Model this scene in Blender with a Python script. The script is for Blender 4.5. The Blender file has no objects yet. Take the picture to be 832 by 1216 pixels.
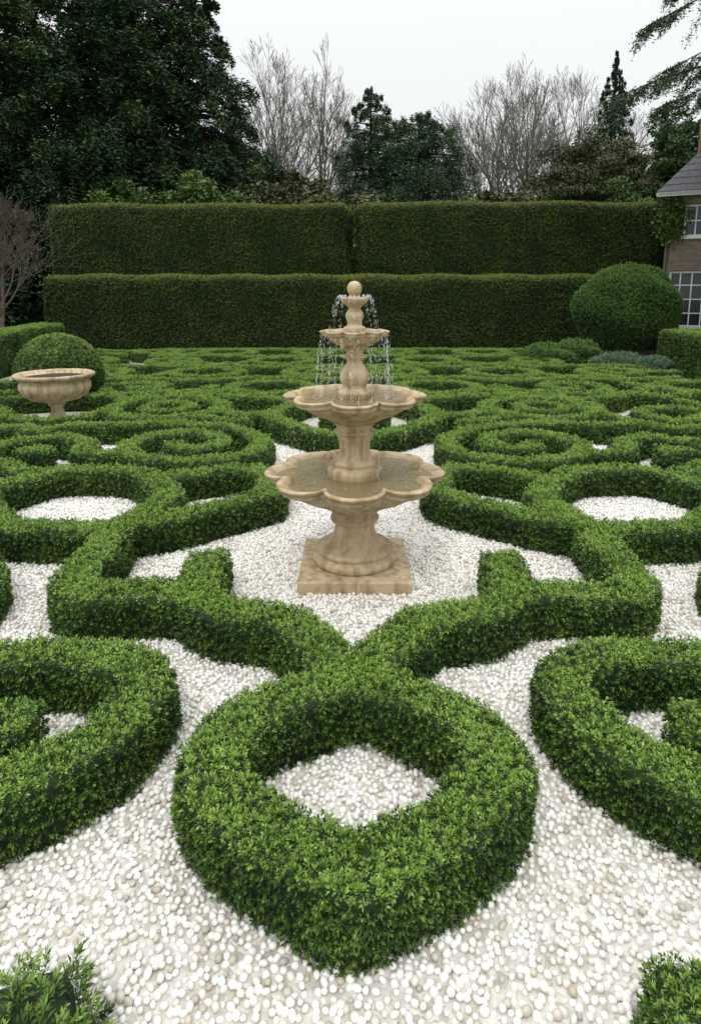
import bpy, math, random
import numpy as np
from mathutils import Vector
rng = np.random.default_rng(7); random.seed(7)
S = bpy.context.scene
COL = S.collection

# ------------------------------------------------------------------ helpers
def mesh_from(name, V, Q, mats, midx=None, smooth=True, attrs=None):
    V = np.asarray(V, dtype=np.float32); Q = np.asarray(Q, dtype=np.int32)
    me = bpy.data.meshes.new(name)
    me.vertices.add(len(V)); me.vertices.foreach_set('co', V.ravel())
    me.loops.add(Q.size); me.loops.foreach_set('vertex_index', Q.ravel())
    me.polygons.add(len(Q)); me.polygons.foreach_set('loop_start', np.arange(len(Q), dtype=np.int32) * 4)
    me.update(calc_edges=True)
    me.polygons.foreach_set('use_smooth', np.full(len(Q), smooth))
    for m in mats: me.materials.append(m)
    if midx is not None: me.polygons.foreach_set('material_index', np.asarray(midx, dtype=np.int32))
    if attrs:
        for k, a in attrs.items():
            at = me.attributes.new(k, 'FLOAT', 'POINT'); at.data.foreach_set('value', np.asarray(a, dtype=np.float32))
    me.update()
    return me

def add_obj(name, me, loc=(0, 0, 0), parent=None, rotz=0, scale=1):
    o = bpy.data.objects.new(name, me); COL.objects.link(o)
    o.location = loc; o.rotation_euler = (0, 0, rotz); o.scale = (scale,) * 3
    if parent: o.parent = parent
    return o

def empty(name, loc=(0, 0, 0)):
    o = bpy.data.objects.new(name, None); COL.objects.link(o); o.location = loc; return o

class Acc:
    def __init__(s): s.V = []; s.Q = []; s.M = []; s.T = []; s.n = 0
    def add(s, V, Q, m=0, t=0.5):
        V = np.asarray(V, float); Q = np.asarray(Q, int)
        s.V.append(V); s.Q.append(Q + s.n); s.M.append(np.full(len(Q), m))
        s.T.append(np.broadcast_to(np.asarray(t, float), (len(V),))); s.n += len(V)
    def mesh(s, name, mats, smooth=True):
        return mesh_from(name, np.concatenate(s.V), np.concatenate(s.Q), mats, np.concatenate(s.M), smooth, {'tint': np.concatenate(s.T)})

def tube(P, R, k=6):
    P = np.asarray(P, float); R = np.asarray(R, float); n = len(P)
    T = np.gradient(P, axis=0); T /= np.linalg.norm(T, axis=1)[:, None] + 1e-9
    ref = np.array([0.31, 0.95, 0.05]) if abs(T[:, 2]).mean() > .6 else np.array([0.05, 0.1, 1.0])
    U = np.cross(T, ref); U /= np.linalg.norm(U, axis=1)[:, None] + 1e-9
    W = np.cross(T, U)
    a = np.arange(k) * 2 * math.pi / k
    V = P[:, None, :] + R[:, None, None] * (np.cos(a)[None, :, None] * U[:, None, :] + np.sin(a)[None, :, None] * W[:, None, :])
    i = np.arange(n - 1)[:, None] * k; j = np.arange(k)[None, :]; j2 = (j + 1) % k
    Q = np.stack([i + j, i + j2, i + k + j2, i + k + j], -1).reshape(-1, 4)
    return V.reshape(-1, 3), Q

def leaves(C, size, asp=.5, flat=0.0):
    n = len(C); U = rng.normal(size=(n, 3)); U[:, 2] *= (1 - flat); U /= np.linalg.norm(U, axis=1)[:, None]
    W = rng.normal(size=(n, 3)); W[:, 2] *= (1 - flat); W -= (W * U).sum(1)[:, None] * U; W /= np.linalg.norm(W, axis=1)[:, None] + 1e-9
    sz = (size * rng.uniform(.6, 1.3, n))[:, None]
    V = np.stack([C - U * sz, C - W * sz * asp, C + U * sz, C + W * sz * asp], 1).reshape(-1, 3)
    return V, np.arange(4 * n).reshape(-1, 4)

def box(x0, x1, y0, y1, z0, z1):
    V = [(x0, y0, z0), (x1, y0, z0), (x1, y1, z0), (x0, y1, z0), (x0, y0, z1), (x1, y0, z1), (x1, y1, z1), (x0, y1, z1)]
    Q = [(0, 3, 2, 1), (4, 5, 6, 7), (0, 1, 5, 4), (1, 2, 6, 5), (2, 3, 7, 6), (3, 0, 4, 7)]
    return V, Q

# ------------------------------------------------------------------ materials
def nmat(name):
    m = bpy.data.materials.new(name); m.use_nodes = True
    nt = m.node_tree; b = nt.nodes['Principled BSDF']
    return m, nt, b
def N(nt, typ, **kw):
    n = nt.nodes.new(typ)
    for k, v in kw.items(): setattr(n, k, v)
    return n
def ramp(nt, stops):
    r = nt.nodes.new('ShaderNodeValToRGB'); e = r.color_ramp.elements
    while len(e) < len(stops): e.new(.5)
    for i, (p, c) in enumerate(stops):
        e[i].position = p; e[i].color = (*c, 1)
    return r

def noise_mat(name, stops, scale=3, rough=.85, bump=.3, bscale=40, dist=.02, detail=6):
    m, nt, b = nmat(name)
    tc = N(nt, 'ShaderNodeTexCoord'); nz = N(nt, 'ShaderNodeTexNoise'); nz.inputs['Scale'].default_value = scale; nz.inputs['Detail'].default_value = detail
    nz.inputs['Roughness'].default_value = .65
    nt.links.new(tc.outputs['Object'], nz.inputs['Vector'])
    r = ramp(nt, stops); nt.links.new(nz.outputs['Fac'], r.inputs['Fac']); nt.links.new(r.outputs[0], b.inputs['Base Color'])
    b.inputs['Roughness'].default_value = rough
    n2 = N(nt, 'ShaderNodeTexNoise'); n2.inputs['Scale'].default_value = bscale; n2.inputs['Detail'].default_value = 4
    nt.links.new(tc.outputs['Object'], n2.inputs['Vector'])
    bp = N(nt, 'ShaderNodeBump'); bp.inputs['Strength'].default_value = bump; bp.inputs['Distance'].default_value = dist
    nt.links.new(n2.outputs['Fac'], bp.inputs['Height']); nt.links.new(bp.outputs[0], b.inputs['Normal'])
    return m

def foliage_mat(name, dark, mid, light, rough=.5, wscale=1.2, growth_toplight=0.0, off=.57, wamp=.8):
    m, nt, b = nmat(name)
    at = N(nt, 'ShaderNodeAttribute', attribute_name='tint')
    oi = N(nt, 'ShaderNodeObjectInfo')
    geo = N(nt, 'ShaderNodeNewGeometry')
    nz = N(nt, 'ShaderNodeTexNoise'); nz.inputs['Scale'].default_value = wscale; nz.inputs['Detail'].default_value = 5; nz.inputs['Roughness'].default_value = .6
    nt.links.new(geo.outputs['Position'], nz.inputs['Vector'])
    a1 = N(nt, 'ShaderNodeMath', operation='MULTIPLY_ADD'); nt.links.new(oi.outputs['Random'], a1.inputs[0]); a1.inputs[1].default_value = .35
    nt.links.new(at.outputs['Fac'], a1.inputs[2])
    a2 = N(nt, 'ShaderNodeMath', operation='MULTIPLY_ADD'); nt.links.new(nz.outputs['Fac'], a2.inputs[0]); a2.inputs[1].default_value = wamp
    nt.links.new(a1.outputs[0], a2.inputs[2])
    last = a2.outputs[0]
    if growth_toplight:   # fresh shoots plus painted-in top light: upward-facing leaves get a lighter colour
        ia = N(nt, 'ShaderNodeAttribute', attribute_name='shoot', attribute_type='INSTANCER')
        a4 = N(nt, 'ShaderNodeMath', operation='MULTIPLY_ADD'); nt.links.new(ia.outputs['Fac'], a4.inputs[0]); a4.inputs[1].default_value = growth_toplight
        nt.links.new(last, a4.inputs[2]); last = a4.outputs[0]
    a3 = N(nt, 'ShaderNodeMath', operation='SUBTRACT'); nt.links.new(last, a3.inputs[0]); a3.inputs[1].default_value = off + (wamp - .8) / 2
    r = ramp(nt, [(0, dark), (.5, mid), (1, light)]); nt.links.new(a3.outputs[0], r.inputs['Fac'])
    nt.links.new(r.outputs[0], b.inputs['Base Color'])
    b.inputs['Roughness'].default_value = rough; b.inputs['Specular IOR Level'].default_value = .35
    return m

M_box = foliage_mat('box_leaf', (.011, .031, .006), (.066, .138, .019), (.245, .385, .07), rough=.42, wscale=2.8, growth_toplight=.50, off=.72, wamp=1.25)
M_yew = foliage_mat('tall_hedge_leaf', (.008, .022, .004), (.030, .064, .010), (.18, .215, .035), rough=.5, wscale=.9, growth_toplight=.7)
M_bush = foliage_mat('bush_leaf', (.014, .04, .008), (.044, .11, .019), (.15, .26, .05), growth_toplight=.35)
M_sage = foliage_mat('sage_leaf', (.03, .06, .03), (.07, .13, .07), (.16, .24, .14), growth_toplight=.3)
M_under = noise_mat('hedge_inner_twigs', [(.3, (.008, .018, .005)), (.7, (.022, .045, .010))], 12, .95, .6, 60)
M_bark = noise_mat('bark', [(.3, (.04, .03, .022)), (.7, (.10, .08, .06))], 6, .9, .5, 20)
M_barkS = noise_mat('shrub_bark', [(.3, (.07, .052, .038)), (.7, (.15, .115, .085))], 6, .9, .5, 20)
M_barkL = noise_mat('hazed_pale_bark', [(.3, (.12, .108, .092)), (.7, (.22, .20, .17))], 2, .95, .3, 8)  # bark colour lightened to paint in distance haze on the bare trees
M_dark = foliage_mat('dark_conifer_leaf', (.006, .018, .008), (.028, .066, .022), (.10, .17, .048), rough=.6, wscale=.35, wamp=1.2)
M_cedar = foliage_mat('cedar_leaf', (.016, .042, .026), (.048, .095, .050), (.11, .17, .08), rough=.6, wscale=.3)
M_olive = foliage_mat('olive_leaf', (.03, .038, .012), (.075, .085, .028), (.15, .155, .055), wscale=.3)
M_lime = foliage_mat('shrub_leaf', (.02, .045, .008), (.07, .13, .022), (.17, .25, .045), wscale=.5)
M_brown = foliage_mat('woodland_twigs', (.08, .075, .055), (.14, .13, .095), (.21, .20, .15), wscale=.2)
M_lawn = noise_mat('lawn', [(.3, (.025, .06, .012)), (.7, (.06, .11, .025))], 5, .9, .6, 120)
M_soil = noise_mat('soil', [(.3, (.02, .014, .009)), (.7, (.055, .04, .026))], 9, .95, .8, 50)

# stone
M_stone, nt, b = nmat('sandstone')
tc = N(nt, 'ShaderNodeTexCoord')
n1 = N(nt, 'ShaderNodeTexNoise'); n1.inputs['Scale'].default_value = 5; n1.inputs['Detail'].default_value = 10; n1.inputs['Roughness'].default_value = .72
n2 = N(nt, 'ShaderNodeTexNoise'); n2.inputs['Scale'].default_value = 60; n2.inputs['Detail'].default_value = 6
mp = N(nt, 'ShaderNodeMapping'); mp.inputs['Scale'].default_value = (9, 9, 1.2)
n3 = N(nt, 'ShaderNodeTexNoise'); n3.inputs['Scale'].default_value = 1.6; n3.inputs['Detail'].default_value = 5
nt.links.new(tc.outputs['Object'], n1.inputs['Vector']); nt.links.new(tc.outputs['Object'], n2.inputs['Vector'])
nt.links.new(tc.outputs['Object'], mp.inputs['Vector']); nt.links.new(mp.outputs[0], n3.inputs['Vector'])
r1 = ramp(nt, [(.30, (.27, .19, .10)), (.46, (.485, .37, .22)), (.72, (.62, .51, .345))]); nt.links.new(n1.outputs['Fac'], r1.inputs['Fac'])
r3 = ramp(nt, [(.36, (.42, .37, .28)), (.54, (1, 1, 1))]); nt.links.new(n3.outputs['Fac'], r3.inputs['Fac'])
mx = N(nt, 'ShaderNodeMix', data_type='RGBA', blend_type='MULTIPLY'); mx.inputs[0].default_value = .62
nt.links.new(r1.outputs[0], mx.inputs[6]); nt.links.new(r3.outputs[0], mx.inputs[7]); nt.links.new(mx.outputs[2], b.inputs['Base Color'])
b.inputs['Roughness'].default_value = .68
bp = N(nt, 'ShaderNodeBump'); bp.inputs['Strength'].default_value = .5; bp.inputs['Distance'].default_value = .01
nt.links.new(n2.outputs['Fac'], bp.inputs['Height']); nt.links.new(bp.outputs[0], b.inputs['Normal'])

# pebble
M_peb, nt, b = nmat('white_pebble')
oi = N(nt, 'ShaderNodeObjectInfo')
r = ramp(nt, [(0, (.73, .71, .66)), (.48, (.82, .81, .78)), (.78, (.72, .70, .65)), (.91, (.60, .56, .49)), (.975, (.47, .41, .32)), (1, (.38, .36, .33))])
nt.links.new(oi.outputs['Random'], r.inputs['Fac'])
nt.links.new(r.outputs[0], b.inputs['Base Color'])
b.inputs['Roughness'].default_value = .4

M_gravel, nt, b = nmat('gravel_bed')
tc = N(nt, 'ShaderNodeTexCoord'); vo = N(nt, 'ShaderNodeTexVoronoi'); vo.inputs['Scale'].default_value = 36
nt.links.new(tc.outputs['Object'], vo.inputs['Vector'])
sp = N(nt, 'ShaderNodeSeparateColor'); nt.links.new(vo.outputs['Color'], sp.inputs[0])
r = ramp(nt, [(0, (.40, .37, .31)), (.5, (.54, .52, .46)), (1, (.62, .60, .55))]); nt.links.new(sp.outputs[0], r.inputs['Fac'])
nt.links.new(r.outputs[0], b.inputs['Base Color']); b.inputs['Roughness'].default_value = .7
bp = N(nt, 'ShaderNodeBump'); bp.invert = True; bp.inputs['Strength'].default_value = .8; bp.inputs['Distance'].default_value = .015
nt.links.new(vo.outputs['Distance'], bp.inputs['Height']); nt.links.new(bp.outputs[0], b.inputs['Normal'])

M_water, nt, b = nmat('water')
b.inputs['Base Color'].default_value = (.20, .155, .07, 1); b.inputs['Roughness'].default_value = .03; b.inputs['IOR'].default_value = 1.45
tc = N(nt, 'ShaderNodeTexCoord'); nz = N(nt, 'ShaderNodeTexNoise'); nz.inputs['Scale'].default_value = 18; nt.links.new(tc.outputs['Object'], nz.inputs['Vector'])
nz.inputs['Distortion'].default_value = 1.5
bp = N(nt, 'ShaderNodeBump'); bp.inputs['Strength'].default_value = .5; bp.inputs['Distance'].default_value = .02
nt.links.new(nz.outputs['Fac'], bp.inputs['Height']); nt.links.new(bp.outputs[0], b.inputs['Normal'])
M_drop, nt, b = nmat('falling_water'); b.inputs['Base Color'].default_value = (.9, .93, .95, 1); b.inputs['Roughness'].default_value = .15
b.inputs['Transmission Weight'].default_value = .2; b.inputs['IOR'].default_value = 1.33
M_slate = noise_mat('slate', [(.3, (.05, .052, .06)), (.7, (.12, .12, .13))], 8, .7, .4, 20)
M_white = noise_mat('white_paint', [(.3, (.70, .70, .68)), (.7, (.8, .8, .78))], 4, .5, .05, 40)
M_glass, nt, b = nmat('window_glass'); b.inputs['Base Color'].default_value = (.03, .04, .05, 1); b.inputs['Roughness'].default_value = .06
def brick_mat(name, c1, c2, mortar, sx=1.0):
    m, nt, b = nmat(name)
    tc = N(nt, 'ShaderNodeTexCoord'); sp = N(nt, 'ShaderNodeSeparateXYZ'); nt.links.new(tc.outputs['Object'], sp.inputs[0])
    ad = N(nt, 'ShaderNodeMath', operation='ADD'); nt.links.new(sp.outputs[0], ad.inputs[0]); nt.links.new(sp.outputs[1], ad.inputs[1])
    cb = N(nt, 'ShaderNodeCombineXYZ'); nt.links.new(ad.outputs[0], cb.inputs[0]); nt.links.new(sp.outputs[2], cb.inputs[1])
    bt = N(nt, 'ShaderNodeTexBrick'); bt.inputs['Scale'].default_value = sx; bt.inputs['Brick Width'].default_value = .24; bt.inputs['Row Height'].default_value = .085
    bt.inputs['Mortar Size'].default_value = .008
    bt.inputs['Color1'].default_value = (*c1, 1); bt.inputs['Color2'].default_value = (*c2, 1); bt.inputs['Mortar'].default_value = (*mortar, 1)
    nt.links.new(cb.outputs[0], bt.inputs['Vector']); nt.links.new(bt.outputs['Color'], b.inputs['Base Color']); b.inputs['Roughness'].default_value = .9
    return m
M_brick = brick_mat('grey_brown_brick', (.13, .10, .075), (.21, .165, .125), (.22, .20, .17))
M_rbrick = brick_mat('red_brick', (.30, .13, .08), (.22, .09, .06), (.3, .27, .22))

# ------------------------------------------------------------------ instanced sources (not linked into the scene)
def lib_coll(name, meshes):
    c = bpy.data.collections.new(name)
    for i, me in enumerate(meshes):
        o = bpy.data.objects.new(name + '_part', me); c.objects.link(o)
    return c

def sprig_mesh(name, mat, nl=13, H=.05, L=.020, W=.0095):
    V = []; Q = []; T = []
    for i in range(nl):
        f = i / (nl - 1); z = H * (f ** .8) * .8
        az = i * 2.4 + random.uniform(-.4, .4); el = math.radians(15 + 55 * f + random.uniform(-12, 12))
        d = Vector((math.cos(az) * math.cos(el), math.sin(az) * math.cos(el), math.sin(el)))
        side = Vector((-math.sin(az), math.cos(az), 0)); up = side.cross(d); up.normalize()
        if up.z < 0: up = -up
        rr = .010 * (1 - f) + random.uniform(0, .004)
        p = Vector((math.cos(az) * rr, math.sin(az) * rr, z)); l = L * random.uniform(.75, 1.2); w = W * random.uniform(.8, 1.2)
        n0 = len(V)
        pts = [p, p + d * l * .5 - side * w * .5 + up * w * .16, p + d * l * .55, p + d * l - up * l * .1, p + d * l * .5 + side * w * .5 + up * w * .16]
        V += [tuple(q) for q in pts]
        Q += [(n0, n0 + 2, n0 + 3, n0 + 1), (n0, n0 + 4, n0 + 3, n0 + 2)]
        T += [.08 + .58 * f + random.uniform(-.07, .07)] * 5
    return mesh_from(name, V, Q, [mat], None, True, {'tint': T})
def sprigs(tag, mat, **k): return lib_coll(tag, [sprig_mesh(tag, mat, **k) for _ in range(6)])
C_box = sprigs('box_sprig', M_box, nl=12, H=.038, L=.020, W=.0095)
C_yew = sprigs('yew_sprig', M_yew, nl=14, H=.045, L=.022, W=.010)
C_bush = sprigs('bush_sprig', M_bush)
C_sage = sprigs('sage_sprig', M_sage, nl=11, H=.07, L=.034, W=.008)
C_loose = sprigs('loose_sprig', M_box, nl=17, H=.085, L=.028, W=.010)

def pebble_mesh():
    import bmesh
    bm = bmesh.new(); bmesh.ops.create_icosphere(bm, subdivisions=2, radius=1)
    sc = (random.uniform(.95, 1.25), random.uniform(.8, 1.0), random.uniform(.68, .88)); ph = [random.uniform(0, 6) for _ in range(3)]
    for v in bm.verts:
        n = 1 + .07 * math.sin(2.3 * v.co.x + ph[0]) + .06 * math.sin(2.9 * v.co.y + ph[1]) + .05 * math.sin(3.1 * v.co.z + ph[2])
        v.co = Vector((v.co.x * sc[0], v.co.y * sc[1], v.co.z * sc[2])) * n * .0145
    for f in bm.faces: f.smooth = True
    me = bpy.data.meshes.new('pebble'); bm.to_mesh(me); bm.free(); me.materials.append(M_peb); return me
C_peb = lib_coll('pebble', [pebble_mesh() for _ in range(8)])

def scatter_group(name, coll, tilt, smin, smax, seed=0, zoff=0.0, poisson=None):
    ng = bpy.data.node_groups.new(name, 'GeometryNodeTree')
    ng.interface.new_socket('Geometry', in_out='INPUT', socket_type='NodeSocketGeometry')
    ng.interface.new_socket('Geometry', in_out='OUTPUT', socket_type='NodeSocketGeometry')
    L = ng.links
    gi = ng.nodes.new('NodeGroupInput'); go = ng.nodes.new('NodeGroupOutput')
    dp = ng.nodes.new('GeometryNodeDistributePointsOnFaces'); dp.inputs['Seed'].default_value = seed
    def attr(n):
        a = ng.nodes.new('GeometryNodeInputNamedAttribute'); a.data_type = 'FLOAT'; a.inputs['Name'].default_value = n; return a.outputs['Attribute']
    if poisson:
        dp.distribute_method = 'POISSON'
        sg = ng.nodes.new('GeometryNodeSeparateGeometry'); sg.domain = 'FACE'
        cm = ng.nodes.new('FunctionNodeCompare'); cm.data_type = 'FLOAT'; cm.operation = 'GREATER_THAN'; cm.inputs[1].default_value = .3
        L.new(attr('dens'), cm.inputs[0]); L.new(gi.outputs[0], sg.inputs[0]); L.new(cm.outputs[0], sg.inputs[1]); L.new(sg.outputs[0], dp.inputs['Mesh'])
        dp.inputs['Distance Min'].default_value = poisson[0]; dp.inputs['Density Max'].default_value = poisson[1]
        L.new(attr('dens'), dp.inputs['Density Factor'])
    else:
        L.new(gi.outputs[0], dp.inputs['Mesh']); L.new(attr('dens'), dp.inputs['Density'])
    ci = ng.nodes.new('GeometryNodeCollectionInfo'); ci.inputs['Collection'].default_value = coll
    ci.inputs['Separate Children'].default_value = True; ci.inputs['Reset Children'].default_value = True
    ip = ng.nodes.new('GeometryNodeInstanceOnPoints'); ip.inputs['Pick Instance'].default_value = True
    L.new(dp.outputs['Points'], ip.inputs['Points']); L.new(ci.outputs[0], ip.inputs['Instance'])
    rv = ng.nodes.new('FunctionNodeRandomValue'); rv.data_type = 'FLOAT_VECTOR'
    rv.inputs[0].default_value = (-tilt, -tilt, 0); rv.inputs[1].default_value = (tilt, tilt, 6.283)
    rr = ng.nodes.new('FunctionNodeRotateRotation'); rr.rotation_space = 'LOCAL'
    L.new(dp.outputs['Rotation'], rr.inputs[0]); L.new(rv.outputs[0], rr.inputs[1]); L.new(rr.outputs[0], ip.inputs['Rotation'])
    rs = ng.nodes.new('FunctionNodeRandomValue'); rs.data_type = 'FLOAT'; rs.inputs[2].default_value = smin; rs.inputs[3].default_value = smax; rs.inputs['Seed'].default_value = 5
    mu = ng.nodes.new('ShaderNodeMath'); mu.operation = 'MULTIPLY'; L.new(rs.outputs[1], mu.inputs[0]); L.new(attr('lsc'), mu.inputs[1])
    L.new(mu.outputs[0], ip.inputs['Scale'])
    jn = ng.nodes.new('GeometryNodeJoinGeometry'); L.new(gi.outputs[0], jn.inputs[0])
    last = ip.outputs[0]
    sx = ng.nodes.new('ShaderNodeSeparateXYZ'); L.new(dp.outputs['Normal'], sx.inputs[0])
    st = ng.nodes.new('GeometryNodeStoreNamedAttribute'); st.data_type = 'FLOAT'; st.domain = 'INSTANCE'; st.inputs['Name'].default_value = 'shoot'  # upward tilt of the face; drives shoot colour and painted top light
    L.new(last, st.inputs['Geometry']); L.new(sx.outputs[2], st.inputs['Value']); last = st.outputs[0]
    if zoff:
        ti = ng.nodes.new('GeometryNodeTranslateInstances'); L.new(last, ti.inputs[0])
        rz = ng.nodes.new('FunctionNodeRandomValue'); rz.data_type = 'FLOAT_VECTOR'; rz.inputs[0].default_value = (0, 0, 0); rz.inputs[1].default_value = (0, 0, zoff); rz.inputs['Seed'].default_value = 9
        L.new(rz.outputs[0], ti.inputs['Translation']); ti.inputs['Local Space'].default_value = False; last = ti.outputs[0]
    L.new(last, jn.inputs[0]); L.new(jn.outputs[0], go.inputs[0])
    return ng
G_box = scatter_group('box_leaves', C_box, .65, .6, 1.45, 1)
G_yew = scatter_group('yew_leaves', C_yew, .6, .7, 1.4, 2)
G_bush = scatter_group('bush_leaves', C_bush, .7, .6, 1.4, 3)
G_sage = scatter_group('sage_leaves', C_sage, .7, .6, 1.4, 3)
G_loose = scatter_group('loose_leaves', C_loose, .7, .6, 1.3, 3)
G_peb = scatter_group('pebbles', C_peb, .3, .70, 1.28, 4, zoff=.010, poisson=(.0212, 4300))
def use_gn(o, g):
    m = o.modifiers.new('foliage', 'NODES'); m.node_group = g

# ------------------------------------------------------------------ hedges
def catmull(P, closed, step, ten):
    P = np.asarray(P, float); n = len(P); out = []
    segs = n if closed else n - 1
    for i in range(segs):
        if closed: p0, p1, p2, p3 = P[(i - 1) % n], P[i], P[(i + 1) % n], P[(i + 2) % n]
        else:
            p1, p2 = P[i], P[i + 1]; p0 = P[i - 1] if i > 0 else 2 * p1 - p2; p3 = P[i + 2] if i + 2 < n else 2 * p2 - p1
        m = max(2, int(np.linalg.norm(p2 - p1) / step))
        for t in np.arange(m) / m:
            T1 = (p2 - p0) * ten; T2 = (p3 - p1) * ten
            out.append((2 * t**3 - 3 * t**2 + 1) * p1 + (t**3 - 2 * t**2 + t) * T1 + (-2 * t**3 + 3 * t**2) * p2 + (t**3 - t**2) * T2)
    if not closed: out.append(P[-1])
    return np.array(out)

def hedge_mesh(name, pts, closed=False, w=.255, h=.275, r=.020, step=.05, bump=.010, dens=None, lsc=None, nside=4, ten=.42, endr=.6):
    C = catmull(pts, closed, step, ten); n = len(C)
    if closed: T = np.roll(C, -1, 0) - np.roll(C, 1, 0)
    else: T = np.gradient(C, axis=0)
    T /= np.linalg.norm(T, axis=1)[:, None]; Nn = np.stack([T[:, 1], -T[:, 0]], 1)
    a = w / 2
    half = [(a * (1.0 - .03 * k / nside), (h - r) * k / nside) for k in range(nside + 1)]
    half += [(a * .97 - r * (1 - math.cos(q)), h - r + r * math.sin(q)) for q in (math.radians(30), math.radians(60), math.radians(90))]
    half += [(a * .35, h * 1.004)]
    prof = [(-o, z) for o, z in half] + [(o, z) for o, z in half[::-1]]
    prof = np.array(prof); k = len(prof)
    wf = np.ones(n); hf = np.ones(n)
    if not closed:
        s = np.concatenate([[0], np.cumsum(np.linalg.norm(np.diff(C, axis=0), axis=1))]); e = min(a * endr, s[-1] * .4)
        d = np.minimum(s, s[-1] - s); q = np.clip(d / e, 0, 1); wf = np.sqrt(np.clip(1 - (1 - q)**2, 0.0004, 1)); hf = .95 + .05 * np.clip(wf * 1.5, 0, 1)
        hf = np.where(wf < .05, .02 if endr > .3 else .97, hf)
    V = np.zeros((n, k, 3))
    V[:, :, :2] = C[:, None, :] + Nn[:, None, :] * (prof[None, :, 0] * wf[:, None])[:, :, None]
    V[:, :, 2] = prof[None, :, 1] * hf[:, None]
    X, Y, Z = V[..., 0].copy(), V[..., 1].copy(), V[..., 2].copy()
    f = 1 / max(w, .2)
    V[..., 0] += bump * (np.sin(3.1 * f * Y + 5 * f * Z + 1.3) * np.cos(2.3 * f * X) + .6 * np.sin(1.1 * f * Y + .7 * f * X))
    V[..., 1] += bump * (np.sin(3.7 * f * X + 4 * f * Z) * np.cos(1.9 * f * Y) + .6 * np.sin(.9 * f * X - .8 * f * Y))
    V[..., 2] += (Z > h * .5) * bump * (.7 * np.sin(2.6 * f * X + 1.1 * f * Y) + .5 * np.sin(4.3 * f * Y + 2)) + random.uniform(-.003, .003)
    V = V.reshape(-1, 3)
    m = n if closed else n - 1
    i = np.arange(m)[:, None]; j = np.arange(k - 1)[None, :]; i2 = (i + 1) % n
    Q = np.stack([i * k + j, i * k + j + 1, i2 * k + j + 1, i2 * k + j], -1).reshape(-1, 4)
    D = np.sqrt(V[:, 0]**2 + V[:, 1]**2)
    if dens is None:
        L = np.clip(.72 + (D - 2.2) * .075, .70, 1.55); dn = 1500 / L**2 * np.where(V[:, 2] < .02, .7, 1)
    else: L = np.full(len(V), lsc); dn = np.full(len(V), dens)
    return mesh_from(name, V, Q, [M_under], None, True, {'dens': dn, 'lsc': L})

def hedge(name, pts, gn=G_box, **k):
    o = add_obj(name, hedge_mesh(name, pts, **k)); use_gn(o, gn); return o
def mir(pts): return [(-x, y) for x, y in pts]
def pair(pts, **k):
    hedge('box_hedge', pts, **k); hedge('box_hedge', mir(pts), **k)
def ell(cx, cy, rx, ry, n=10, a0=0): return [(cx + rx * math.cos(a0 + 6.2832 * i / n), cy + ry * math.sin(a0 + 6.2832 * i / n)) for i in range(n)]
def spiral(cx, cy, r, turns, a0, sgn=1, tail=(), ky=1.0):
    n = int(turns * 9); pts = []
    for i in range(n + 1):
        t = i / n; rr = r * (1 - .80 * t); a = a0 + sgn * 6.2832 * turns * t; pts.append((cx + rr * math.cos(a), cy + ky * rr * math.sin(a)))
    return list(tail) + pts

# front lozenge + arms
lz = [(.27, 2.86), (.53, 2.68), (.635, 2.45), (.585, 2.27), (.39, 2.09), (.18, 1.97)]
hedge('box_hedge', [(0, 2.98)] + lz + [(0, 1.875)] + [(-x, y) for x, y in lz[::-1]], closed=True, w=.27, ten=.32)
pair([(.0, 2.93), (.23, 3.34), (.44, 3.60), (.80, 3.68), (1.03, 3.86), (1.12, 4.28), (1.13, 4.60)], ten=.26, w=.28)
pair([(.98, 3.93), (1.39, 3.95), (1.84, 3.90), (2.0, 4.15), (2.02, 4.6), (2.06, 5.2)], ten=.26, w=.28)
pair([(1.25, 7.0), (.93, 6.6), (.87, 6.02), (1.27, 5.66), (1.66, 5.34), (2.08, 5.15)], ten=.25, w=.27)
pair([(2.08, 5.15), (1.87, 5.95), (2.45, 6.75), (3.35, 6.8), (3.75, 6.0), (3.0, 5.15)], closed=True, ten=.33, w=.27)
pair([(2.62, 3.75), (2.66, 4.15), (3.0, 4.55), (3.5, 4.7)])
pair([(3.6, 5.5), (4.1, 5.3), (4.5, 5.6), (5.2, 5.5)])
# near side curls
pair([(2.8, 2.04), (2.2, 2.10), (1.76, 2.17), (1.42, 2.30), (1.18, 2.54), (1.08, 2.86), (1.2, 3.10), (1.55, 3.21), (2.0, 3.18), (2.3, 3.0), (2.27, 2.78), (2.0, 2.64), (1.52, 2.64)], ten=.36, w=.27)
hedge('box_hedge', [(.86, 1.50), (1.1, 1.42), (1.6, 1.36)], w=.24)
# middle
pair([(4.3, 9.3), (3.8, 9.2), (2.84, 9.34), (1.88, 9.05), (1.28, 8.3), (1.34, 7.5), (2.0, 7.2), (2.75, 7.45), (3.0, 8.1), (2.6, 8.7), (2.04, 8.6), (1.8, 8.15), (2.0, 7.8), (2.35, 7.9), (2.36, 8.15)], w=.24)
pair([(1.25, 6.95), (1.7, 6.75), (2.1, 6.5)])
pair(ell(3.25, 10.65, .95, .95, 8), closed=True, ten=.4)
pair([(2.9, 7.55), (3.4, 7.6), (3.6, 8.1), (4.1, 8.4), (4.7, 8.0), (4.6, 7.4), (4.1, 7.0), (3.6, 6.7)])
hedge('box_hedge', spiral(5.3, 9.9, 1.1, 1.5, 3.4, 1, [(3.9, 10.9)]))
hedge('box_hedge', [(5.9, 11.3), (6.4, 10.7), (7.0, 10.9), (7.6, 10.4)]); hedge('box_hedge', [(6.5, 9.9), (7.2, 9.5), (7.8, 9.8)])
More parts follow.
